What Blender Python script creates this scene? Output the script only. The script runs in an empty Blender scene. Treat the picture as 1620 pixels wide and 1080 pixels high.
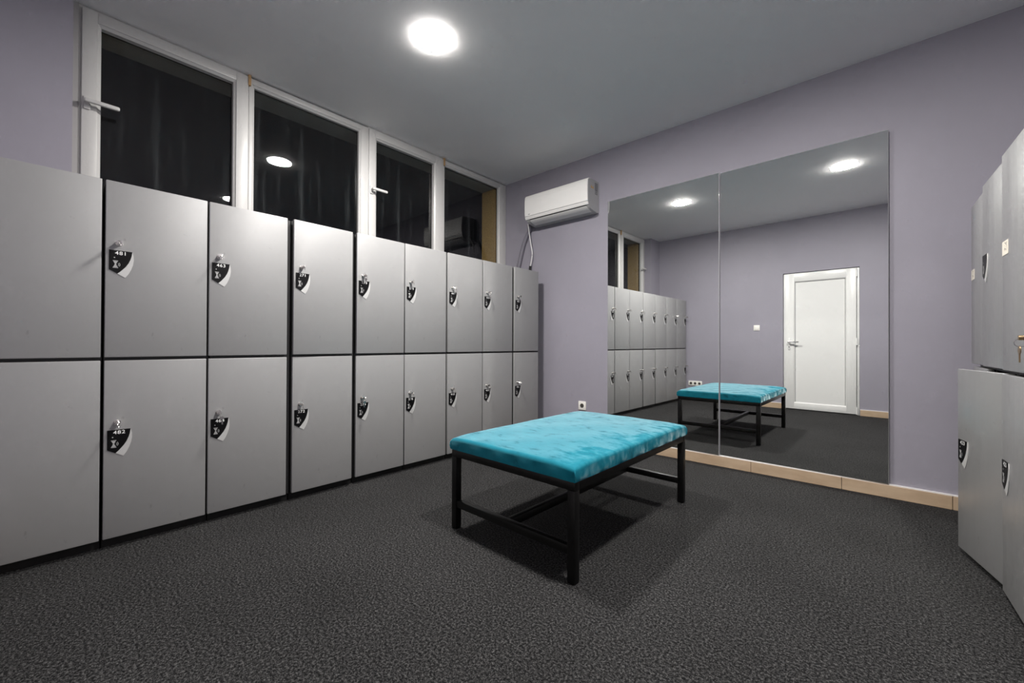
import bpy, bmesh, math, random
from mathutils import Vector, Matrix

random.seed(7)
scene = bpy.context.scene
COL = scene.collection
PI = math.pi
R = math.radians

# ------------------------------------------------------------------ materials
def mat(name, col, rough=.5, metal=0., spec=.5, **kw):
    m = bpy.data.materials.new(name)
    m.use_nodes = True
    b = m.node_tree.nodes['Principled BSDF']
    b.inputs['Base Color'].default_value = (*col, 1)
    b.inputs['Roughness'].default_value = rough
    b.inputs['Metallic'].default_value = metal
    b.inputs['Specular IOR Level'].default_value = spec
    for k, v in kw.items():
        b.inputs[k.replace('_', ' ')].default_value = v
    return m

def nodes(m):
    nt = m.node_tree
    return nt, nt.nodes, nt.links, nt.nodes['Principled BSDF']

def add_noise(m, scale, detail=3, stretch=(1, 1, 1), rough=.55, rot=(0, 0, 0)):
    nt, N, L, b = nodes(m)
    tc = N.new('ShaderNodeTexCoord'); mp = N.new('ShaderNodeMapping'); n = N.new('ShaderNodeTexNoise')
    mp.inputs['Scale'].default_value = stretch
    mp.inputs['Rotation'].default_value = rot
    n.inputs['Scale'].default_value = scale
    n.inputs['Detail'].default_value = detail
    n.inputs['Roughness'].default_value = rough
    L.new(tc.outputs['Object'], mp.inputs['Vector']); L.new(mp.outputs['Vector'], n.inputs['Vector'])
    return n

def ramp(m, fac, stops):
    nt, N, L, b = nodes(m)
    r = N.new('ShaderNodeValToRGB')
    el = r.color_ramp.elements
    while len(el) < len(stops): el.new(.5)
    for e, (p, c) in zip(el, stops):
        e.position = p; e.color = (*c, 1) if len(c) == 3 else c
    L.new(fac, r.inputs['Fac'])
    return r

def maprange(m, val, a, b_, c, d):
    nt, N, L, b = nodes(m)
    n = N.new('ShaderNodeMapRange')
    n.inputs['From Min'].default_value = a; n.inputs['From Max'].default_value = b_
    n.inputs['To Min'].default_value = c; n.inputs['To Max'].default_value = d
    L.new(val, n.inputs['Value'])
    return n

def bump(m, height, strength, dist):
    nt, N, L, b = nodes(m)
    bp = N.new('ShaderNodeBump')
    bp.inputs['Strength'].default_value = strength; bp.inputs['Distance'].default_value = dist
    L.new(height, bp.inputs['Height']); L.new(bp.outputs['Normal'], b.inputs['Normal'])

# lilac wall paint
WALL = mat('lilac_wall_paint', (.29, .27, .335), .55, spec=.35)
n = add_noise(WALL, 2.2, 4)
r_ = ramp(WALL, n.outputs['Fac'], [(.3, (.292, .279, .326)), (.7, (.31, .296, .346))])
nodes(WALL)[2].new(r_.outputs['Color'], nodes(WALL)[3].inputs['Base Color'])
n2 = add_noise(WALL, 160, 2); bump(WALL, n2.outputs['Fac'], .12, .002)

CEIL = mat('white_ceiling_paint', (.9, .895, .89), .7, spec=.2)
n = add_noise(CEIL, 90, 2); bump(CEIL, n.outputs['Fac'], .08, .002)

# carpet
CARPET = mat('charcoal_needle_felt_carpet', (.03, .03, .032), .95, spec=.1)
nt, N, L, b = nodes(CARPET)
n = add_noise(CARPET, 120, 6, rough=.95)
r_ = ramp(CARPET, n.outputs['Fac'], [(.39, (.0006, .0006, .0008)), (.5, (.0095, .0095, .01)), (.6, (.115, .113, .113))])
n3 = add_noise(CARPET, 1.6, 4)
mx = N.new('ShaderNodeMix'); mx.data_type = 'RGBA'; mx.blend_type = 'MULTIPLY'
mr = maprange(CARPET, n3.outputs['Fac'], .3, .7, .82, 1.1)
mx.inputs[0].default_value = 1
L.new(r_.outputs['Color'], mx.inputs[6]); L.new(mr.outputs['Result'], mx.inputs[7])
L.new(mx.outputs[2], b.inputs['Base Color'])
bump(CARPET, n.outputs['Fac'], .12, .002)

# silver grey lacquered steel
def steel(name, col, rough, metal, streak, wear=.035):
    m = mat(name, col, rough, metal, .5)
    nt, N, L, b = nodes(m)
    # faint handling marks: sparse soft smears that change gloss and tone a little
    s = add_noise(m, 5, 4, (1, 1, .5), .55, (0, .5, 0))
    sr = maprange(m, s.outputs['Fac'], .55, .8, 0, .22)
    mx = N.new('ShaderNodeMix'); mx.data_type = 'RGBA'
    L.new(sr.outputs['Result'], mx.inputs[0]); mx.inputs[6].default_value = (*col, 1)
    mx.inputs[7].default_value = (.46, .46, .45, 1)
    L.new(mx.outputs[2], b.inputs['Base Color'])
    q = add_noise(m, 3, 4, streak)
    rr = maprange(m, q.outputs['Fac'], .3, .7, rough - wear, rough + wear)
    dk = add_noise(m, 26, 3, (1, 1, .6), .5)
    dr = maprange(m, dk.outputs['Fac'], .69, .76, 1, .8)
    mv = N.new('ShaderNodeMix'); mv.data_type = 'RGBA'; mv.blend_type = 'MULTIPLY'; mv.inputs[0].default_value = 1
    L.new(mx.outputs[2], mv.inputs[6]); L.new(dr.outputs['Result'], mv.inputs[7]); L.new(mv.outputs[2], b.inputs['Base Color'])
    L.new(rr.outputs['Result'], b.inputs['Roughness'])
    return m
DOORM = steel('silver_grey_lacquered_steel', (.315, .315, .316), .46, .2, (1, 1, .5))
DOORR = steel('worn_silver_grey_steel', (.385, .385, .385), .34, .5, (5, 5, .35), .05)
CARC = mat('dark_locker_carcass', (.018, .018, .019), .5)
PLINTH = mat('black_plinth', (.008, .008, .008), .6)
CHROME = mat('nickel_plated_lock', (.75, .73, .7), .22, 1.)
BRASS = mat('worn_brass_key', (.42, .3, .17), .35, 1.)
BLACKP = mat('black_badge_plastic', (.003, .003, .0035), .4, spec=.2)
WHITEP = mat('white_badge_print', (.8, .8, .8), .5)
GREYP = mat('grey_badge_icon', (.42, .42, .42), .5)
CREAMP = mat('silver_badge_crescent', (.62, .62, .61), .35, .25)
STICK = mat('cream_paper_sticker', (.8, .74, .64), .6)
PVC = mat('white_window_plastic', (.55, .545, .535), .36)
PVC2 = mat('white_door_plastic', (.76, .76, .745), .3)
GASKET = mat('black_gasket', (.01, .01, .01), .5)
SOCK = mat('white_switch_plastic', (.85, .83, .78), .35)
HOLE = mat('socket_hole_dark', (.05, .045, .04), .6)
ACW = mat('white_appliance_plastic', (.86, .85, .83), .35)
ACG = mat('pale_grey_appliance_plastic', (.48, .48, .48), .4)
ACD = mat('dark_air_slot', (.01, .01, .01), .6)
LABG = mat('grey_rating_label', (.12, .12, .13), .5)
LABY = mat('amber_warning_label', (.7, .38, .06), .5)
PIPEM = mat('lilac_painted_pipe_lagging', (.2, .19, .225), .6)
CABLE = mat('white_cable_sheath', (.75, .74, .74), .4)
WOODSHIM = mat('raw_wood_shim', (.45, .28, .13), .7)
CONC = mat('grey_plaster_reveal', (.3, .3, .29), .8)
STRIP = mat('grey_reveal_strip', (.36, .35, .35), .7)
CAULK = mat('white_caulk', (.75, .73, .72), .5)
TUBE = mat('black_powder_coated_steel', (.004, .004, .004), .36, 0., .3)
UNDER = mat('black_seat_board', (.01, .01, .01), .7)

OCHRE = mat('ochre_chipboard_reveal', (.42, .27, .1), .85)
n = add_noise(OCHRE, 120, 4)
r_ = ramp(OCHRE, n.outputs['Fac'], [(.3, (.3, .18, .06)), (.7, (.5, .33, .13))])
nodes(OCHRE)[2].new(r_.outputs['Color'], nodes(OCHRE)[3].inputs['Base Color'])

BASEM = mat('beige_skirting_tile', (.62, .45, .3), .45)
n = add_noise(BASEM, 9, 5, (.6, 1, 2))
r_ = ramp(BASEM, n.outputs['Fac'], [(.3, (.45, .325, .215)), (.7, (.55, .415, .285))])
nodes(BASEM)[2].new(r_.outputs['Color'], nodes(BASEM)[3].inputs['Base Color'])

# teal velvet
VELVET = mat('teal_velvet', (.01, .24, .32), .75, spec=.15)
nt, N, L, b = nodes(VELVET)
n = add_noise(VELVET, 13, 7, (1, 1.6, 1), .62)
r_ = ramp(VELVET, n.outputs['Fac'], [(.28, (.001, .08, .115)), (.42, (.003, .15, .21)), (.7, (.006, .185, .25))])
L.new(r_.outputs['Color'], b.inputs['Base Color'])
sh = maprange(VELVET, n.outputs['Fac'], .2, .5, .1, .8)
L.new(sh.outputs['Result'], b.inputs['Sheen Weight'])
b.inputs['Sheen Roughness'].default_value = .3
b.inputs['Sheen Tint'].default_value = (.55, .95, 1, 1)
n2 = add_noise(VELVET, 14, 4); bump(VELVET, n2.outputs['Fac'], .25, .006)
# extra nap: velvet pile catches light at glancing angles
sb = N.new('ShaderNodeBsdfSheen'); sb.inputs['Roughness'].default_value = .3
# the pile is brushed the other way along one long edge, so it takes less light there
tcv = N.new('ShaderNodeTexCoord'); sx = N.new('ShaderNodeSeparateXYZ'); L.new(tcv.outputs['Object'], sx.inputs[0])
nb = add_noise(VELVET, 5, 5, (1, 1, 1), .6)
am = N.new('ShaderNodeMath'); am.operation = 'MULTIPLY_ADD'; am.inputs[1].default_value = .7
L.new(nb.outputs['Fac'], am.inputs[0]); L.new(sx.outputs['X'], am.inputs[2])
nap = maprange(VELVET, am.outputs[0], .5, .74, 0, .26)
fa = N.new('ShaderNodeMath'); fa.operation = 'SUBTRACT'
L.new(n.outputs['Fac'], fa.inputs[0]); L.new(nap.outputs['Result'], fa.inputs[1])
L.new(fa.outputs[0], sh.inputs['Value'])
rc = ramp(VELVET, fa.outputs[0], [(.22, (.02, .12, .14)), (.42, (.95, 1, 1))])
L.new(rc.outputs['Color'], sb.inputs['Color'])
ad = N.new('ShaderNodeAddShader')
L.new(b.outputs[0], ad.inputs[0]); L.new(sb.outputs[0], ad.inputs[1])
L.new(ad.outputs[0], N['Material Output'].inputs['Surface'])

# mirror
MIRR = mat('silvered_mirror', (.86, .875, .865), .0, 1.)
nt, N, L, b = nodes(MIRR)
n = add_noise(MIRR, 30, 6, (1, 1, .8), .75)
d = maprange(MIRR, n.outputs['Fac'], .70, .8, 0, .12)
L.new(d.outputs['Result'], b.inputs['Roughness'])
GEDGE = mat('bright_glass_edge', (.85, .88, .86), .2, .5)

# window pane
PANE = bpy.data.materials.new('window_pane_glass'); PANE.use_nodes = True
nt = PANE.node_tree; N = nt.nodes; L = nt.links; N.clear()
out = N.new('ShaderNodeOutputMaterial'); tr = N.new('ShaderNodeBsdfTransparent'); gl = N.new('ShaderNodeBsdfGlossy')
fr = N.new('ShaderNodeFresnel'); fr.inputs['IOR'].default_value = 1.75
gl.inputs['Roughness'].default_value = .0
tr.inputs['Color'].default_value = (.9, .915, .9, 1)
m1 = N.new('ShaderNodeMixShader'); df = N.new('ShaderNodeBsdfDiffuse'); df.inputs['Color'].default_value = (.5, .55, .58, 1)
ge = N.new('ShaderNodeNewGeometry'); inv = N.new('ShaderNodeMath'); inv.operation = 'SUBTRACT'; inv.inputs[0].default_value = 1
mu = N.new('ShaderNodeMath'); mu.operation = 'MULTIPLY'
L.new(ge.outputs['Backfacing'], inv.inputs[1]); L.new(inv.outputs[0], mu.inputs[1]); L.new(fr.outputs['Fac'], mu.inputs[0])
L.new(mu.outputs[0], m1.inputs['Fac']); L.new(tr.outputs[0], m1.inputs[1]); L.new(gl.outputs[0], m1.inputs[2])
tc = N.new('ShaderNodeTexCoord'); mp = N.new('ShaderNodeMapping'); nz = N.new('ShaderNodeTexNoise')
mp.inputs['Scale'].default_value = (1, 1, .06)
nz.inputs['Scale'].default_value = 22; nz.inputs['Detail'].default_value = 6; nz.inputs['Roughness'].default_value = .65
L.new(tc.outputs['Object'], mp.inputs['Vector']); L.new(mp.outputs['Vector'], nz.inputs['Vector'])
mrr = N.new('ShaderNodeMapRange'); mrr.inputs['From Min'].default_value = .52; mrr.inputs['From Max'].default_value = .8
mrr.inputs['To Min'].default_value = 0; mrr.inputs['To Max'].default_value = .035
L.new(nz.outputs['Fac'], mrr.inputs['Value'])
m2 = N.new('ShaderNodeMixShader')
L.new(mrr.outputs['Result'], m2.inputs['Fac']); L.new(m1.outputs[0], m2.inputs[1]); L.new(df.outputs[0], m2.inputs[2])
L.new(m2.outputs[0], out.inputs['Surface'])

LAMP = bpy.data.materials.new('lit_led_diffuser'); LAMP.use_nodes = True
b = LAMP.node_tree.nodes['Principled BSDF']
b.inputs['Base Color'].default_value = (.8, .8, .8, 1)
b.inputs['Emission Color'].default_value = (1, .965, .92, 1)
b.inputs['Emission Strength'].default_value = 640
TRIM = mat('white_lamp_trim', (.8, .8, .8), .4)

# ------------------------------------------------------------------ mesh helpers
class MB:
    """collects shapes, then links them as one mesh object"""
    def __init__(s): s.bm = bmesh.new(); s.mats = []
    def mi(s, m):
        if m not in s.mats: s.mats.append(m)
        return s.mats.index(m)
    def box(s, lo, hi, m, bev=0, seg=2, smooth=False):
        t = bmesh.new()
        bmesh.ops.create_cube(t, size=1)
        sx, sy, sz = (hi[i] - lo[i] for i in range(3))
        for v in t.verts:
            v.co = Vector(((v.co.x + .5) * sx + lo[0], (v.co.y + .5) * sy + lo[1], (v.co.z + .5) * sz + lo[2]))
        if bev: bmesh.ops.bevel(t, geom=t.edges[:], offset=bev, segments=seg, affect='EDGES', profile=.5)
        s.join(t, m, smooth or bool(bev))
        return s
    def join(s, t, m, smooth=False, mtx=None):
        i = s.mi(m)
        if mtx is not None: bmesh.ops.transform(t, matrix=mtx, verts=t.verts[:])
        mp = {}
        for v in t.verts: mp[v] = s.bm.verts.new(v.co)
        for f in t.faces:
            try:
                nf = s.bm.faces.new([mp[v] for v in f.verts]); nf.material_index = i; nf.smooth = smooth
            except ValueError: pass
        t.free()
    def prism(s, pts, axis, a, b, m, smooth=False):
        """polygon pts (2D) extruded along axis from a to b"""
        t = bmesh.new()
        def P(p, w):
            return {'x': (w, p[0], p[1]), 'y': (p[0], w, p[1]), 'z': (p[0], p[1], w)}[axis]
        va = [t.verts.new(P(p, a)) for p in pts]; vb = [t.verts.new(P(p, b)) for p in pts]
        k = len(pts)
        t.faces.new(va); t.faces.new(vb)
        for i in range(k): t.faces.new([va[i], va[(i + 1) % k], vb[(i + 1) % k], vb[i]])
        bmesh.ops.recalc_face_normals(t, faces=t.faces[:])
        s.join(t, m, smooth)
        return s
    def poly(s, pts, m):
        vs = [s.bm.verts.new(p) for p in pts]
        f = s.bm.faces.new(vs); f.material_index = s.mi(m)
        return s
    def cyl(s, c, r, h, axis, m, seg=24, r2=None, smooth=True):
        t = bmesh.new()
        bmesh.ops.create_cone(t, cap_ends=True, segments=seg, radius1=r, radius2=r if r2 is None else r2, depth=h)
        rot = {'z': Matrix.Identity(4), 'x': Matrix.Rotation(PI / 2, 4, 'Y'), 'y': Matrix.Rotation(-PI / 2, 4, 'X')}[axis]
        s.join(t, m, smooth, Matrix.Translation(Vector(c)) @ rot)
        return s
    def tube(s, pts, r, m, seg=10):
        pts = [Vector(p) for p in pts]
        t = bmesh.new(); rings = []
        up = Vector((0, 0, 1))
        for i, p in enumerate(pts):
            d = (pts[min(i + 1, len(pts) - 1)] - pts[max(i - 1, 0)]).normalized()
            a = d.cross(up)
            if a.length < .1: a = d.cross(Vector((1, 0, 0)))
            a.normalize(); b_ = d.cross(a).normalized()
            rings.append([t.verts.new(p + (a * math.cos(q) + b_ * math.sin(q)) * r) for q in [2 * PI * k / seg for k in range(seg)]])
        for i in range(len(rings) - 1):
            for k in range(seg):
                t.faces.new([rings[i][k], rings[i][(k + 1) % seg], rings[i + 1][(k + 1) % seg], rings[i + 1][k]])
        t.faces.new(rings[0]); t.faces.new(rings[-1])
        bmesh.ops.recalc_face_normals(t, faces=t.faces[:])
        s.join(t, m, True)
        return s
    def torus(s, c, R_, r, m, mtx=None, seg=16, ss=6):
        t = bmesh.new(); g = []
        for i in range(seg):
            a = 2 * PI * i / seg
            g.append([t.verts.new(((R_ + r * math.cos(q)) * math.cos(a), (R_ + r * math.cos(q)) * math.sin(a), r * math.sin(q))) for q in [2 * PI * k / ss for k in range(ss)]])
        for i in range(seg):
            for k in range(ss):
                t.faces.new([g[i][k], g[(i + 1) % seg][k], g[(i + 1) % seg][(k + 1) % ss], g[i][(k + 1) % ss]])
        s.join(t, m, True, Matrix.Translation(Vector(c)) @ (mtx or Matrix.Identity(4)))
        return s
    def build(s, name, parent=None, loc=None, auto=True):
        me = bpy.data.meshes.new(name)
        bmesh.ops.remove_doubles(s.bm, verts=s.bm.verts[:], dist=1e-6)
        s.bm.to_mesh(me); s.bm.free()
        for m in s.mats: me.materials.append(m)
        o = bpy.data.objects.new(name, me); COL.objects.link(o)
        if parent is not None: o.parent = parent
        if loc is not None: o.location = loc
        if auto:
            try: me.set_sharp_from_angle(angle=R(35))
            except Exception: pass
        return o

def thing(name, label, cat, loc=(0, 0, 0), rz=0, group=None):
    o = bpy.data.objects.new(name, None); COL.objects.link(o)
    o.empty_display_size = .1
    o.location = loc; o.rotation_euler = (0, 0, rz)
    o['label'] = label; o['category'] = cat
    if group: o['group'] = group
    return o

def tag(o, label, cat, group=None):
    o['label'] = label; o['category'] = cat
    if group: o['group'] = group
    return o

def struct(o): o['kind'] = 'structure'; return o

def smooth_path(pts, n=8):
    pts = [Vector(p) for p in pts]; out = []
    for i in range(len(pts) - 1):
        p0 = pts[max(i - 1, 0)]; p1 = pts[i]; p2 = pts[i + 1]; p3 = pts[min(i + 2, len(pts) - 1)]
        for k in range(n):
            t = k / n
            out.append(.5 * ((2 * p1) + (p2 - p0) * t + (2 * p0 - 5 * p1 + 4 * p2 - p3) * t * t + (3 * p1 - p0 - 3 * p2 + p3) * t ** 3))
    out.append(pts[-1])
    return out

def text_bm(txt, size, space=1.0):
    cu = bpy.data.curves.new('lettering', 'FONT'); cu.body = txt; cu.size = size; cu.space_character = space
    cu.align_x = 'CENTER'; cu.align_y = 'CENTER'; cu.offset = size * .012
    o = bpy.data.objects.new('lettering', cu); COL.objects.link(o)
    me = o.to_mesh()
    bm = bmesh.new(); bm.from_mesh(me)
    o.to_mesh_clear(); bpy.data.objects.remove(o); bpy.data.curves.remove(cu)
    return bm

# ------------------------------------------------------------------ room
ZC = 2.80                 # ceiling
YB = 3.505                # back wall
YF = -.29                 # wall with the door
XR = .875                 # right wall
XW = -3.242               # inner face of the window frames
XP = -3.13                # pier in the corner beside the windows
T = .2

struct(MB().box((-3.6, YF - .3, -.1), (XR + T, YB + T, 0), CARPET).build('floor'))
struct(MB().box((-3.55, YF - .3, ZC), (XR + T, YB + T, ZC + .15), CEIL).build('ceiling'))
struct(MB().box((-3.55, YB, 0), (XR + T, YB + T, ZC), WALL).build('wall_back'))
struct(MB().box((XR, YF - T, 0), (XR + T, YB, ZC), WALL).build('wall_right'))
# wall with door opening
DX0, DX1, DZ = -1.236, -.358, 2.012
struct(MB().box((-3.3, YF - T, 0), (DX0, YF, ZC), WALL).box((DX1, YF - T, 0), (XR, YF, ZC), WALL)
       .box((DX0, YF - T, DZ), (DX1, YF, ZC), WALL).build('wall_front'))
# window wall: parapet below the windows and the pier beside them
struct(MB().box((-3.52, .052, 0), (XW, YB, 1.24), WALL).box((-3.52, YF, 0), (XP, .052, ZC), WALL).build('wall_left'))
# reveal outside the windows
struct(MB().box((-3.52, .08, 2.735), (-3.325, 3.40, ZC), CONC).build('trim_1'))
struct(MB().box((-3.52, 3.372, 1.24), (-3.325, YB, ZC), OCHRE).build('trim_2'))
struct(MB().box((-3.52, .053, 1.24), (-3.325, .16, 2.735), OCHRE).build('trim_3'))
struct(MB().box((-3.318, .053, 1.24), (-3.250, .0745, ZC), STRIP).build('trim_4'))

# windows
def window(nm, y0, y1, gy0, gy1, gtop, sash):
    z0, z1, gz0 = 1.24, ZC - .012, 1.34
    xf = XW if sash else XW - .012
    if sash: z1 = ZC - .016
    xg = XW - .045
    root = bpy.data.objects.new(nm, None); COL.objects.link(root); struct(root)
    root.location = (XW, (y0 + y1) / 2, z0)
    off = Vector(root.location)
    f = MB()
    a, b_ = (y0 + .004, y1 - .004) if sash else (y0, y1)
    def rect(x0, x1, ya, yb, za, zb, ia, ib, ja, jb, m, bev):
        f.box((x0, ya, za), (x1, ia, zb), m, bev); f.box((x0, ib, za), (x1, yb, zb), m, bev)
        f.box((x0, ia - .001, jb), (x1, ib + .001, zb), m, bev); f.box((x0, ia - .001, za), (x1, ib + .001, ja), m, bev)
    if sash:
        # outer frame just showing behind the opening sash, then the sash itself
        rect(xf - .07, xf - .016, y0 - (.007 if nm == 'window_1' else 0), y1, z0, ZC - .002, y0 + .03, y1 - .03, z0 + .03, ZC - .035, PVC, 0)
        o1 = f
        o1.bm.verts.ensure_lookup_table()
        bmesh.ops.translate(o1.bm, verts=o1.bm.verts[:], vec=-off)
        o1.build('window_frame', root)
        f = MB()
        rect(xf - .05, xf, a, b_, z0 + .012, z1, gy0 - .013, gy1 + .013, gz0 - .013, gtop + .013, PVC, .004)
        nmf = 'sash'
    else:
        rect(xf - .06, xf, a, b_, z0, z1, gy0 - .013, gy1 + .013, gz0 - .013, gtop + .013, PVC, .003)
        nmf = 'window_frame'
    # glazing beads, bevelled towards the pane
    for (p, q, ax) in (((gy0 - .014, gy0 + .001), (gz0 - .012, gtop + .012), 'z'), ((gy1 - .001, gy1 + .014), (gz0 - .012, gtop + .012), 'z')):
        inner = p[1] if p[0] < (y0 + y1) / 2 - .05 else p[0]
        outer = p[0] if inner == p[1] else p[1]
        f.prism([(xf - .004, outer), (xf - .016, inner), (xg - .004, inner), (xg - .004, outer)], 'z', q[0], q[1], PVC)
    for (inner, outer) in ((gtop - .001, gtop + .014), (gz0 + .001, gz0 - .014)):
        f.prism([(xf - .004, outer), (xf - .016, inner), (xg - .004, inner), (xg - .004, outer)], 'y', gy0 - .012, gy1 + .012, PVC)
    bmesh.ops.translate(f.bm, verts=f.bm.verts[:], vec=-off)
    f.build(nmf, root)
    g = MB().box((xg - .016, gy0 - .01, gz0 - .01), (xg - .010, gy1 + .01, gtop + .01), PANE)
    bmesh.ops.translate(g.bm, verts=g.bm.verts[:], vec=-off)
    g.build('pane', root)
    k = MB()
    e = .004
    for bx in (((xg - .009, gy0 - .012, gz0), (xg - .003, gy0 + e, gtop)), ((xg - .009, gy1 - e, gz0), (xg - .003, gy1 + .012, gtop)),
               ((xg - .009, gy0, gtop - e), (xg - .003, gy1, gtop + .012)), ((xg - .009, gy0, gz0 - .012), (xg - .003, gy1, gz0 + e))):
        k.box(bx[0], bx[1], GASKET)
    bmesh.ops.translate(k.bm, verts=k.bm.verts[:], vec=-off)
    k.build('gasket', root)
    if sash:
        hy, hz = (y0 + .026, 2.262)
        h = MB()
        h.box((xf, hy - .014, hz - .035), (xf + .010, hy + .014, hz + .035), PVC, .004)
        h.cyl((xf + .026, hy, hz), .011, .034, 'x', PVC, 16)
        h.box((xf + .034, hy - .012, hz - .011), (xf + .052, hy + .128, hz + .011), PVC, .006, 3)
        bmesh.ops.translate(h.bm, verts=h.bm.verts[:], vec=-off)
        h.build('handle', root)
        s = MB().box((xf - .012, y1 - .006, ZC - .075), (xf + .006, y1 + .010, ZC - .004), WOODSHIM)
        bmesh.ops.translate(s.bm, verts=s.bm.verts[:], vec=-off)
        s.build('shim', root)
    return root
window('window_1', .082, .884, .161, .795, 2.712, True)
window('window_2', .885, 1.772, .921, 1.697, 2.734, False)
window('window_3', 1.773, 2.581, 1.852, 2.469, 2.709, True)
window('window_4', 2.582, YB - .003, 2.609, 3.385, 2.734, False)

# baseboards: beige tiles with white caulk on top
def baseboard(nm, segs, y0, y1, front):
    root = MB()
    for a, b_ in segs: root.box((a + .0012, y0, 0), (b_ - .0012, y1, .079), BASEM, .0015, 1)
    o = struct(root.build(nm))
    c = MB()
    for a, b_ in segs: c.box((a, y0 + (.002 if front < 0 else .0), .079), (b_, y1 - (.002 if front > 0 else 0), .0845), CAULK)
    c.build('caulk_line', o)
    return o
baseboard('baseboard_back', [(-2.60, -2.27), (-2.27, -1.77), (-1.77, -1.25), (-1.25, -.73), (-.73, -.2), (-.2, .303), (.303, XR)], 3.483, YB, -1)
baseboard('baseboard_front', [(-3.12, -2.72), (-2.72, -2.22), (-2.22, -1.72), (-1.72, DX0 - .004)], YF, YF + .016, 1)
baseboard('baseboard_door', [(DX1 + .004, .14), (.14, XR)], YF, YF + .016, 1)

# door
def door():
    root = bpy.data.objects.new('door_1', None); COL.objects.link(root); struct(root)
    root.location = ((DX0 + DX1) / 2, YF, 0)
    off = -Vector(root.location)
    def fin(mb, nm, par=root):
        bmesh.ops.translate(mb.bm, verts=mb.bm.verts[:], vec=off); return mb.build(nm, par)
    g = .003
    yf = YF - .022           # frame face, set back in the opening
    f = MB()
    zt = DZ - .004
    f.box((DX0 + g, yf - .06, 0), (DX0 + .03, yf, zt), PVC2, .003).box((DX1 - .03, yf - .06, 0), (DX1 - g, yf, zt), PVC2, .003)
    f.box((DX0 + .03, yf - .06, zt - .02), (DX1 - .03, yf, zt), PVC2, .003)
    fin(f, 'door_frame')
    l = MB(); y1 = yf + .016; y0 = yf - .045
    lx0, lx1, lz1 = DX0 + .024, DX1 - .034, zt - .014
    px0, px1, pz0, pz1 = -1.100, -.498, .10, 1.882
    for bx in (((lx0, y0, .012), (px0, y1, lz1)), ((px1, y0, .012), (lx1, y1, lz1)), ((px0 - .001, y0, pz1), (px1 + .001, y1, lz1)), ((px0 - .001, y0, .012), (px1 + .001, y1, pz0))):
        l.box(*bx, PVC2, .003)
    # bead round the panel
    for (a, b_, ax, s0, s1) in ((px0, px0 + .012, 'z', pz0, pz1), (px1, px1 - .012, 'z', pz0, pz1)):
        l.prism([(a, y1 - .002), (b_, y1 - .016), (b_, y0), (a, y0)], 'z', s0, s1, PVC2)
    for (a, b_) in ((pz0, pz0 + .012), (pz1, pz1 - .012)):
        l.prism([(y1 - .002, a), (y1 - .016, b_), (y0, b_), (y0, a)], 'x', px0, px1, PVC2)
    lo = fin(l, 'leaf')
    p = MB().box((px0 + .012, y0 + .004, pz0 + .012), (px1 - .012, y1 - .017, pz1 - .012), PVC2)
    fin(p, 'panel')
    k = MB()
    e = .0035
    for bx in (((px0 + .0125, y1 - .0165, pz0 + .012), (px0 + .0125 + e, y1 - .0155, pz1 - .012)), ((px1 - .0125 - e, y1 - .0165, pz0 + .012), (px1 - .0125, y1 - .0155, pz1 - .012)),
               ((px0 + .012, y1 - .0165, pz1 - .012 - e), (px1 - .012, y1 - .0155, pz1 - .012))):
        k.box(*bx, GASKET)
    fin(k, 'gasket')
    h = MB()
    hx, hz = -1.160, .995
    h.box((hx - .016, y1, hz - .115), (hx + .016, y1 + .009, hz + .055), PVC2, .004)
    h.cyl((hx, y1 + .022, hz), .011, .04, 'y', CHROME, 16)
    h.box((hx - .012, y1 + .036, hz - .010), (hx + .125, y1 + .054, hz + .010), CHROME, .006, 3)
    ho = fin(h, 'handle')
    q = MB().cyl((hx, y1 + .0095, hz - .070), .006, .003, 'y', GASKET, 14).box((hx - .003, y1 + .0085, hz - .088), (hx + .003, y1 + .0108, hz - .070), GASKET)
    fin(q, 'keyhole')
    for z in (.06, 1.0, 1.93):
        w = MB().cyl((lx1 + .006, y1 + .008, z), .008, .10, 'z', PVC2, 14).cyl((lx1 + .006, y1 + .008, z - .052), .006, .006, 'z', GASKET, 12)
        fin(w, 'hinge')
door()

# ------------------------------------------------------------------ ceiling lights
for (x, y, lb) in ((-2.02, 1.52, 'round lit ceiling light in front of the windows, the one seen directly'),
                   (-.36, 1.53, 'round lit ceiling light to the right, seen only in mirror and window reflections')):
    t = thing('ceiling_light', lb, 'light', (x, y, ZC), 0, 'round ceiling lights')
    a = MB()
    prof = [(.113, -.0005), (.113, -.0025), (.111, -.003), (.1088, -.002)]
    seg = 48; tb = bmesh.new(); rg = []
    for k in range(seg):
        q = 2 * PI * k / seg
        rg.append([tb.verts.new((r * math.cos(q), r * math.sin(q), z)) for r, z in prof])
    for k in range(seg):
        for i in range(3):
            tb.faces.new([rg[k][i], rg[(k + 1) % seg][i], rg[(k + 1) % seg][i + 1], rg[k][i + 1]])
    bmesh.ops.recalc_face_normals(tb, faces=tb.faces[:])
    a.join(tb, TRIM, True)
    a.build('trim_ring', t)
    tb = bmesh.new(); prof = [(.1085, -.001), (.107, -.0035), (.100, -.0058), (.085, -.0075), (.06, -.0088), (.03, -.0092)]; rg = []
    for k in range(seg):
        q = 2 * PI * k / seg
        rg.append([tb.verts.new((r * math.cos(q), r * math.sin(q), z)) for r, z in prof])
    for k in range(seg):
        for i in range(5):
            tb.faces.new([rg[k][i], rg[k][i + 1], rg[(k + 1) % seg][i + 1], rg[(k + 1) % seg][i]])
    tb.faces.new([rg[k][5] for k in range(seg)])
    bmesh.ops.recalc_face_normals(tb, faces=tb.faces[:])
    dm = MB(); dm.join(tb, LAMP, True); dm.build('diffuser', t)

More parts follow.
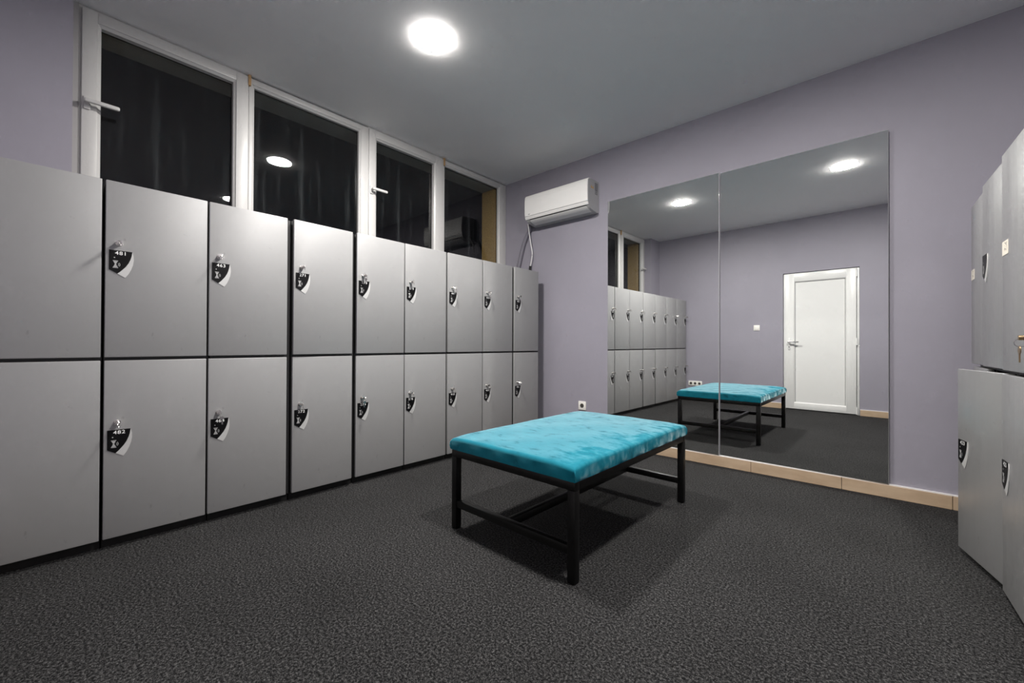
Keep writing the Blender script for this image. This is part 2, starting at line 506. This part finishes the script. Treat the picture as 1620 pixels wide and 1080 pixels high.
# ------------------------------------------------------------------ lockers
DTH = .02
BLACK_OUT = [(0, 0), (.079, 0), (.0765, -.02), (.0725, -.037), (.066, -.055), (.057, -.072), (.046, -.087), (.037, -.098), (.028, -.107), (0, -.090)]
CRES = [(.079, 0), (.0835, -.02), (.0842, -.04), (.0815, -.062), (.0755, -.083), (.067, -.104), (.055, -.124), (.028, -.107), (.037, -.098), (.046, -.087), (.057, -.072), (.066, -.055), (.0725, -.037), (.0765, -.02)]
TXT = {}

def badge_mb(num):
    """number plate in door space: x right, z up, front towards -y; origin at its top left corner"""
    s = MB()
    s.prism(BLACK_OUT, 'y', -.0025, 0, BLACKP)
    s.prism(CRES, 'y', -.0018, 0, CREAMP)
    yy = -.0029
    if num:
        tb = text_bm(num, .0225, 1.12)
        mt = Matrix.Translation((.040, yy, -.0125)) @ Matrix.Rotation(PI / 2, 4, 'X') @ Matrix.Scale(1.12, 4, (1, 0, 0))
        s.join(tb, WHITEP, False, mt)
    def pol(pts, m): s.poly([(x, yy, z) for x, z in pts], m)
    # small lamp dot
    pol([(.018 + .0026 * math.cos(a), -.0335 + .0026 * math.sin(a)) for a in [2 * PI * k / 10 for k in range(10)]], GREYP)
    # waisted reader icon with two radio arcs
    cx, cz = .0215, -.0640
    pol([(cx - .009, cz + .017), (cx - .009, cz + .0145), (cx + .009, cz + .0145), (cx + .009, cz + .017)], GREYP)
    pol([(cx - .0075, cz + .013), (cx - .0025, cz + .003), (cx + .0025, cz + .003), (cx + .0075, cz + .013)], GREYP)
    pol([(cx - .0025, cz + .002), (cx - .0035, cz - .005), (cx + .0035, cz - .005), (cx + .0025, cz + .002)], GREYP)
    pol([(cx - .004, cz - .006), (cx - .008, cz - .013), (cx + .008, cz - .013), (cx + .004, cz - .006)], GREYP)
    pol([(cx - .009, cz - .0145), (cx - .009, cz - .0175), (cx + .009, cz - .0175), (cx + .009, cz - .0145)], GREYP)
    for rr in (.007, .0115):
        an = [-.75 + 1.5 * k / 6 for k in range(7)]
        pts = [(cx + .003 + rr * math.cos(a), cz - .001 + rr * math.sin(a)) for a in an] + [(cx + .003 + (rr + .0017) * math.cos(a), cz - .001 + (rr + .0017) * math.sin(a)) for a in reversed(an)]
        pol(pts, GREYP)
    return s

def lock_mb():
    s = MB()
    s.cyl((0, -.002, 0), .0125, .004, 'y', CHROME, 20)
    s.cyl((0, -.014, 0), .0095, .022, 'y', CHROME, 20)
    s.cyl((0, -.0252, 0), .0098, .003, 'y', CHROME, 20, .0075)
    return s
def key_mb(a, two):
    """key standing in the lock: bow outside, ring and a spare key hanging from it"""
    s = MB()
    rot = Matrix.Rotation(a, 4, 'Y')
    t = bmesh.new(); bmesh.ops.create_cube(t, size=1)
    bmesh.ops.transform(t, matrix=rot @ Matrix.Translation((0, -.030, 0)) @ Matrix.Diagonal((.0022, .012, .007, 1)), verts=t.verts[:])
    s.join(t, CHROME)
    t = bmesh.new(); bmesh.ops.create_cone(t, cap_ends=True, segments=16, radius1=.0095, radius2=.0095, depth=.002)
    bmesh.ops.transform(t, matrix=rot @ Matrix.Translation((0, -.042, 0)) @ Matrix.Rotation(PI / 2, 4, 'Y') @ Matrix.Diagonal((1, .9, 1, 1)), verts=t.verts[:])
    s.join(t, CHROME)
    s.torus((0, -.046, -.010), .010, .0011, CHROME, Matrix.Rotation(PI / 2, 4, 'Y') @ Matrix.Rotation(.3, 4, 'X'))
    if two:
        sgn = 1 if a >= 0 else -1
        t = bmesh.new(); bmesh.ops.create_cone(t, cap_ends=True, segments=16, radius1=.0095, radius2=.0095, depth=.002)
        bmesh.ops.transform(t, matrix=Matrix.Translation((.006 * sgn, -.046, -.027)) @ Matrix.Rotation(PI / 2, 4, 'X'), verts=t.verts[:])
        s.join(t, CHROME)
        t = bmesh.new(); bmesh.ops.create_cube(t, size=1)
        bmesh.ops.transform(t, matrix=Matrix.Translation((.007 * sgn, -.046, -.047)) @ Matrix.Rotation(-.08 * sgn, 4, 'Y') @ Matrix.Diagonal((.0065, .002, .026, 1)), verts=t.verts[:])
        s.join(t, CHROME)
    return s

def sticker_mb():
    s = MB().box((0, -.0008, -.052), (.075, 0, 0), STICK)
    rnd = random.Random(5)
    for k in range(26):
        x = rnd.uniform(.03, .062); z = rnd.uniform(-.040, -.008); w = rnd.uniform(.002, .005); h = rnd.uniform(.001, .0035)
        s.poly([(x, -.0011, z), (x + w, -.0011, z), (x + w, -.0011, z + h), (x, -.0011, z + h)], HOLE)
    return s

Z_LO = (.048, .866); Z_HI = (.881, 1.696)

def locker(label, group, x, y, rz, pitch, dx0, dx1, hi, lo, doorm, zoff=0, depth=.46):
    """dx0..dx1: door edges in locker space; hi / lo: dict(num, ajar, kind, key)"""
    root = thing('locker', label, 'locker', (x, y, 0), rz, group)
    a0, a1 = .003, pitch - .003
    c = MB(); t = .016; y0, y1 = DTH + .004, DTH + .004 + depth
    zb, zt = .045 + zoff, 1.690 + zoff
    c.box((a0, y0, zb), (a0 + t, y1, zt), CARC).box((a1 - t, y0, zb), (a1, y1, zt), CARC)
    c.box((a0 + t, y1 - t, zb), (a1 - t, y1, zt), CARC)
    c.box((a0 + t, y0, zb), (a1 - t, y1 - t, zb + t), CARC).box((a0 + t, y0, zt - t), (a1 - t, y1 - t, zt), CARC)
    c.box((a0 + t, y0, .865 + zoff), (a1 - t, y1 - t, .882 + zoff), CARC)
    c.build('carcass', root)
    MB().box((a0, .045, 0), (a1, y1, zb - .001), PLINTH).build('plinth', root)
    for (z0, z1), d in ((Z_HI, hi), (Z_LO, lo)):
        z0 += zoff; z1 += zoff; w = dx1 - dx0
        m = MB()
        # folded steel pan: front sheet with rounded edges and a return flange
        m.box((-w, 0, 0), (0, DTH, z1 - z0), doorm, .0028, 3)
        do = m.build('door', root, (dx1, 0, z0))
        # hinge axis at the back right edge
        do.rotation_euler = (0, 0, R(d.get('ajar', 0)))
        zt_b = (1.376 if z0 > .5 else .545) + zoff - z0 + d.get('dz', 0)
        bx = -w + .012
        kind = d.get('kind', 'badge')
        if kind == 'badge':
            badge_mb(d.get('num', '')).build('number_badge', do, (bx, -.0002, zt_b), auto=False)
        elif kind == 'sticker':
            sticker_mb().build('paper_sticker', do, (bx - .004, -.0002, zt_b - .012), auto=False)
        if d.get('key', True):
            lx = bx + .033
            lock_mb().build('lock', do, (lx, 0, zt_b + .034))
            key_mb(d.get('ka', .2), d.get('two', True)).build('key', do, (lx, 0, zt_b + .034))
    return root

LG = 'grey two-door lockers along the window wall'
PX = -2.64
P = .4024
cols = [  # door edges y0, y1, numbers, label, ajar hi, lo
    (-.2515, .139, '', '', 'grey two-door locker cut by the left photo edge, left of the one numbered 481', 0, 0),
    (.151, .533, '481', '482', 'grey two-door locker with black badges numbered 481 and 482', .3, 0),
    (.542, .926, '463', '464', 'grey two-door locker with black badges numbered 463 and 464', 0, 0),
    (.9575, 1.333, '271', '272', 'grey two-door locker with black badges numbered 271 and 272', 1.5, .2),
    (1.3596, 1.734, '273', '274', 'grey two-door locker with black badges numbered 273 and 274', 1.2, .2),
    (1.7424, 2.130, '275', '276', 'grey two-door locker with black badges numbered 275 and 276', .2, 0),
    (2.1476, 2.5395, '447', '448', 'grey two-door locker right of badges 275 and 276, third from the corner end', .5, .2),
    (2.5517, 2.9385, '449', '450', 'second grey two-door locker from the corner end, half darkened, below the window edge', 0, 0),
    (2.966, 3.3385, '451', '452', 'dark-shaded grey two-door locker at the corner end, below the hanging cable', .6, .3),
]
for i, (a, b_, n1, n2, lb, j1, j2) in enumerate(cols):
    y0 = .1465 + P * (i - 1)
    rs = random.Random(i)
    locker(lb, LG, PX, y0, PI / 2, P, a - y0, b_ - y0,
           dict(num=n1, ajar=j1, ka=rs.uniform(-.5, .6), two=i in (4, 6, 7, 8)), dict(num=n2, ajar=j2, ka=rs.uniform(-.5, .6), two=i in (2, 4, 7)), DOORM)

RG = 'grey two-door lockers on the right'
XRF = .355
rows = [
    (3.215, 'far right-hand grey locker, mostly hidden, with white sticker at its door edge', dict(kind='sticker', ajar=1.0, key=False), dict(num='', ajar=0, key=False)),
    (2.815, 'middle right-hand grey locker whose lower door numbered 423 stands ajar', dict(num='', ajar=2.3, key=False, kind='badge'), dict(num='423', ajar=14, key=False)),
    (2.415, 'nearest right-hand grey locker at the photo edge, with white sticker and hanging key', dict(kind='sticker', ajar=2.2, key=False), dict(num='425', ajar=2.4, key=False)),
]
for y, lb, h, l in rows:
    rt = locker(lb, RG, XRF, y, -PI / 2, .4, .003, .396, h, l, DOORR, zoff=-.022)
    if h.get('kind') == 'badge':
        bd = [c for c in rt.children if c.name.startswith('door')][0]
# key hanging at the near edge of the nearest upper door
updoor = [c for c in rt.children if c.name.startswith('door') and c.location.z > .5][0]
s = MB()
s.cyl((0, -.004, .022), .011, .008, 'y', BRASS, 18)
s.cyl((0, -.014, .022), .008, .02, 'y', BRASS, 18)
s.torus((0, -.02, .006), .013, .0014, CHROME, Matrix.Rotation(PI / 2, 4, 'Y'))
s.cyl((.002, -.022, -.018), .013, .003, 'y', BRASS, 20)
s.box((-.002, -.0235, -.058), (.006, -.0205, -.028), BRASS)
s.build('key', updoor, (-.072, 0, .955 - (.881 - .022)))

# ------------------------------------------------------------------ bench
BX, BY = -1.272, 1.968
bench = thing('bench', 'rectangular upholstered bench with teal velvet cushion on black metal frame', 'bench', (BX, BY, 0), R(-.7))
hw, hl, tb_ = .380, .592, .036
zl = .405
for sx in (-1, 1):
    for sy in (-1, 1):
        x0 = sx * hw - (tb_ if sx > 0 else 0); y0 = sy * hl - (tb_ if sy > 0 else 0)
        MB().box((x0, y0, .004), (x0 + tb_, y0 + tb_, zl - tb_), TUBE, .003).box((x0 + .002, y0 + .002, 0), (x0 + tb_ - .002, y0 + tb_ - .002, .005), TUBE).build('leg', bench)
f = MB()
zr = zl - tb_
f.box((-hw, -hl, zr), (hw, -hl + tb_, zl), TUBE, .003).box((-hw, hl - tb_, zr), (hw, hl, zl), TUBE, .003)
f.box((-hw, -hl + tb_, zr), (-hw + tb_, hl - tb_, zl), TUBE, .003).box((hw - tb_, -hl + tb_, zr), (hw, hl - tb_, zl), TUBE, .003)
f.build('seat_frame', bench)
zs0, zs1 = .111, .147
st = .030
MB().box((-hw + tb_, -hl + .003, zs0), (hw - tb_, -hl + .003 + st, zs1), TUBE, .003).build('stretcher', bench)
MB().box((-hw + tb_, hl - .003 - st, zs0), (hw - tb_, hl - .003, zs1), TUBE, .003).build('stretcher', bench)
MB().box((-st / 2, -hl + .003 + st, zs0), (st / 2, hl - .003 - st, zs1), TUBE, .003).build('stretcher', bench)
MB().box((-hw + tb_, -hl + tb_, zl - .014), (hw - tb_, hl - tb_, zl - .001), UNDER).build('seat_board', bench)
# cushion: rounded block with a soft crown, pinched corners
def cushion():
    bm = bmesh.new()
    nx, ny, nz = 44, 64, 8
    w, l, z0, z1 = hw + .004, hl + .004, zl, .470
    r = .019
    def shape(u, v, t):
        # u,v in -1..1, t 0..1 height
        return u * w, v * l, z0 + (z1 - z0) * t
    rnd = random.Random(3)
    # shell: top grid + four sides
    def top_z(x, y):
        dx = w - abs(x); dy = l - abs(y)
        dd = min(dx, dy)
        z = z1
        if dd < r: z = z1 - r + math.sqrt(max(r * r - (r - dd) ** 2, 0))
        crown = .010 * (1 - (x / w) ** 2) * (1 - (y / l) ** 2)
        crown -= .007 * math.exp(-((w - abs(x)) ** 2 + (l - abs(y)) ** 2) / .004)
        wob = .0018 * (math.sin(x * 17 + 1.3) * math.sin(y * 13) + math.sin(x * 31 + y * 23))
        return z + crown + wob * min(1, dd / .05)
    xs = sorted(set([-w, w] + [-w + r * (1 - math.cos(k * PI / 12)) for k in range(7)] + [w - r * (1 - math.cos(k * PI / 12)) for k in range(7)] + [(-w + r) + (2 * w - 2 * r) * k / 30 for k in range(31)]))
    ys = sorted(set([-l, l] + [-l + r * (1 - math.cos(k * PI / 12)) for k in range(7)] + [l - r * (1 - math.cos(k * PI / 12)) for k in range(7)] + [(-l + r) + (2 * l - 2 * r) * k / 44 for k in range(45)]))
    def clean(a):
        o = [a[0]]
        for q in a[1:]:
            if q - o[-1] > 1e-5: o.append(q)
        return o
    xs, ys = clean(xs), clean(ys)
    G = [[bm.verts.new((x, y, top_z(x, y))) for y in ys] for x in xs]
    for i in range(len(xs) - 1):
        for j in range(len(ys) - 1):
            bm.faces.new([G[i][j], G[i + 1][j], G[i + 1][j + 1], G[i][j + 1]])
    ring = [G[i][0] for i in range(len(xs))] + [G[-1][j] for j in range(1, len(ys))] + [G[i][-1] for i in range(len(xs) - 2, -1, -1)] + [G[0][j] for j in range(len(ys) - 2, 0, -1)]
    prev = ring
    zs = [.75, .45, .18, 0]
    for q in zs:
        cur = []
        for v in ring:
            zt = v.co.z
            out = .0018 * math.sin(PI * min(1, q + .15)) + .0015 * math.sin(v.co.x * 40 + v.co.y * 37)
            ex = out * (1 if v.co.x > w - 1e-4 else -1 if v.co.x < -w + 1e-4 else 0)
            ey = out * (1 if v.co.y > l - 1e-4 else -1 if v.co.y < -l + 1e-4 else 0)
            if q == 0: ex = ey = 0
            cur.append(bm.verts.new((v.co.x + ex, v.co.y + ey, z0 + .0005 + (zt - z0) * q)))
        k = len(ring)
        for i in range(k): bm.faces.new([prev[i], prev[(i + 1) % k], cur[(i + 1) % k], cur[i]])
        prev = cur
    bm.faces.new(prev)
    bmesh.ops.recalc_face_normals(bm, faces=bm.faces[:])
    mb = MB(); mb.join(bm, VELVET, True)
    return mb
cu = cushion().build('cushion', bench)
# seam welt at the corners
for sx in (-1, 1):
    for sy in (-1, 1):
        px, py = sx * (hw + .0045), sy * (hl + .0045)
        MB().tube(smooth_path([(px, py, zl + .006), (px + .002 * sx, py + .002 * sy, zl + .025), (px - .001 * sx, py - .001 * sy, zl + .040), (px - .012 * sx, py - .012 * sy, zl + .0535)], 5), .0028, VELVET, 8).build('corner_seam', cu)

# ------------------------------------------------------------------ mirrors
def mirror(x0, x1, ang, tilt, label):
    w = x1 - x0
    zc = 1.1935; h = 2.303 - .085
    root = MB()
    i0 = root.mi(MIRR); i1 = root.mi(GEDGE)
    t = bmesh.new(); bmesh.ops.create_cube(t, size=1)
    for v in t.verts: v.co = Vector((v.co.x * w, v.co.y * .005 + .0025, v.co.z * h))
    fe = [e for e in t.edges if all(v.co.y < .001 for v in e.verts)]
    bmesh.ops.bevel(t, geom=fe, offset=.0022, segments=1, affect='EDGES')
    t.normal_update()
    mp_ = {v: root.bm.verts.new(v.co) for v in t.verts}
    for f_ in t.faces:
        nf = root.bm.faces.new([mp_[v] for v in f_.verts])
        nf.material_index = i0 if abs(f_.normal.y) > .9 else i1
    t.free()
    o = root.build('mirror', None, ((x0 + x1) / 2, 3.488, zc))
    o.rotation_euler = (tilt, 0, -ang)
    tag(o, label, 'mirror', 'tall wall mirrors')
    return o
mirror(-1.932, -.950, .0175, .0015, 'tall left mirror pane beside the air conditioner, reflecting window lockers')
mirror(-.947, .031, .0175, .0005, 'tall right mirror pane, reflecting the white door')

# ------------------------------------------------------------------ air conditioner
ax0, ax1 = -2.795, -2.032
ac = thing('air_conditioner', 'white split air conditioner unit mounted high on the lilac wall', 'air conditioner', ((ax0 + ax1) / 2, YB, 2.215))
def pr(pts, x0, x1, m, nm, par=ac, smooth=True):
    s = MB(); s.prism([(-d, z - 2.215) for d, z in pts], 'x', x0 - (ax0 + ax1) / 2, x1 - (ax0 + ax1) / 2, m, smooth)
    return s.build(nm, par)
body = [(.001, 2.512), (.15, 2.512), (.180, 2.503), (.196, 2.485), (.202, 2.44), (.203, 2.38), (.2005, 2.32), (.196, 2.287), (.186, 2.262), (.166, 2.241), (.135, 2.227), (.09, 2.218), (.04, 2.215), (.001, 2.215)]
pr(body, ax0 + .002, ax1 - .002, ACG, 'housing')
pr([(.15, 2.513), (.186, 2.505), (.203, 2.486), (.209, 2.44), (.210, 2.38), (.2075, 2.32), (.204, 2.289), (.196, 2.289), (.196, 2.485), (.178, 2.503), (.15, 2.510)], ax0, ax1, ACW, 'front_panel')
pr([(.2035, 2.284), (.199, 2.270), (.191, 2.2565), (.183, 2.2565), (.190, 2.284)], ax0, ax1, ACW, 'lower_trim')
pr([(.187, 2.2555), (.178, 2.246), (.170, 2.2435), (.182, 2.262)], ax0 + .05, ax1 - .03, ACD, 'air_slot')
pr([(.181, 2.2475), (.166, 2.236), (.135, 2.222), (.09, 2.213), (.085, 2.217), (.135, 2.226), (.164, 2.2395), (.179, 2.2505)], ax0 + .05, ax1 - .03, ACW, 'louver')
lg = MB().box((ax0 + .045 - (ax0 + ax1) / 2, -.2062, 2.3005 - 2.215), (ax0 + .052 - (ax0 + ax1) / 2, -.2055, 2.306 - 2.215), LABG)
for k in range(2):
    xx = ax0 + .0535 + .009 * k - (ax0 + ax1) / 2
    lg.box((xx, -.2062, 2.3005 - 2.215), (xx + .007, -.2055, 2.306 - 2.215), LABG)
lg.build('maker_mark', ac)
xe = ax1 - .002 - (ax0 + ax1) / 2
sl = MB().box((xe, -.072, 2.415 - 2.215), (xe + .0008, -.024, 2.490 - 2.215), LABG)
for k in range(6):
    sl.box((xe + .0006, -.068, 2.424 - 2.215 + k * .011), (xe + .0011, -.030, 2.428 - 2.215 + k * .011), ACG)
for k in range(4):
    sl.box((xe, -.070 + .024 * (k % 2), 2.382 - 2.215 + .016 * (k // 2)), (xe + .0008, -.052 + .024 * (k % 2), 2.391 - 2.215 + .016 * (k // 2)), LABG)
sl.build('rating_label', ac)
wl = MB()
for c in (-.135, -.108):
    wl.prism([(c - .011, 2.425 - 2.215), (c + .011, 2.425 - 2.215), (c, 2.450 - 2.215)], 'x', xe, xe + .0008, LABY)
wl.build('warning_label', ac)
def rel(p): return (p[0] - (ax0 + ax1) / 2, p[1] - YB, p[2] - 2.215)
MB().tube([rel(q) for q in smooth_path([(-2.845, 3.43, 2.235), (-2.876, 3.47, 2.19), (-2.925, 3.4805, 2.13), (-2.968, 3.4805, 2.04), (-3.003, 3.4805, 1.93), (-3.038, 3.4805, 1.81), (-3.075, 3.4805, 1.66)], 6)], .021, PIPEM, 12).build('refrigerant_pipe', ac)
cb = MB().tube([rel(q) for q in smooth_path([(-2.835, 3.40, 2.24), (-2.850, 3.44, 2.15), (-2.842, 3.455, 2.05), (-2.824, 3.46, 1.95), (-2.828, 3.46, 1.89), (-2.858, 3.47, 1.80)], 6)], .0055, CABLE, 10).build('power_cable', ac)
MB().tube([rel(q) for q in ((-2.857, 3.47, 1.803), (-2.862, 3.472, 1.785), (-2.868, 3.474, 1.74))], .0125, ACD, 10).build('plug', cb)

# ------------------------------------------------------------------ sockets, switch
s1 = thing('wall_socket', 'small white single wall socket low on the lilac wall behind the bench', 'socket', (-2.21, YB, .343))
MB().box((-.043, -.010, -.043), (.043, 0, .043), SOCK, .004).build('cover_plate', s1)
MB().cyl((0, -.0105, 0), .021, .002, 'y', HOLE, 24).build('outlet', s1)
s2 = thing('wall_socket', 'white triple wall socket by the end of the locker row, seen in the mirror', 'socket', (-2.50, YF, .282))
MB().box((-.112, 0, -.041), (.112, .010, .041), SOCK, .004).build('cover_plate', s2)
for k in (-1, 0, 1):
    MB().cyl((k * .07, .0105, 0), .021, .002, 'y', HOLE, 24).build('outlet', s2)
s3 = thing('light_switch', 'white light switch on the wall left of the white door, seen in mirror', 'switch', (-1.583, YF, 1.212))
MB().box((-.042, 0, -.042), (.042, .009, .042), SOCK, .004).build('cover_plate', s3)
MB().box((-.028, .008, -.028), (.028, .0125, .028), SOCK, .003).build('rocker', s3)

# ------------------------------------------------------------------ world, camera, view
w = bpy.data.worlds.new('night'); scene.world = w; w.use_nodes = True
w.node_tree.nodes['Background'].inputs['Color'].default_value = (.0015, .0016, .002, 1)
w.node_tree.nodes['Background'].inputs['Strength'].default_value = 1

def cam_axes(yaw, pitch, roll):
    cy, sy, cp, sp = math.cos(yaw), math.sin(yaw), math.cos(pitch), math.sin(pitch)
    f = Vector((sy * cp, cy * cp, sp)); r = Vector((cy, -sy, 0)); u = r.cross(f)
    return r * math.cos(roll) + u * math.sin(roll), -r * math.sin(roll) + u * math.cos(roll), f
cam = bpy.data.cameras.new('camera'); co = bpy.data.objects.new('camera', cam); COL.objects.link(co)
r, u, f = cam_axes(-.73278403, .00608613, .00411125)
co.matrix_world = Matrix(((r.x, u.x, -f.x, 0), (r.y, u.y, -f.y, 0), (r.z, u.z, -f.z, .95), (0, 0, 0, 1)))
cam.sensor_width = 36; cam.sensor_fit = 'HORIZONTAL'
cam.lens = 650.70149 / 1620 * 36
cam.clip_start = .02
scene.camera = co

vs = scene.view_settings
vs.view_transform = 'Standard'; vs.look = 'None'; vs.gamma = 1; vs.exposure = 0
vs.use_curve_mapping = False
# the mirrors throw lamp light back into the room: let the path tracer find it
scene.cycles.use_guiding = True
scene.cycles.use_surface_guiding = True
scene.cycles.guiding_training_samples = 64
scene.cycles.blur_glossy = 0
scene.cycles.denoising_prefilter = 'FAST'
scene.cycles.sample_clamp_indirect = 0
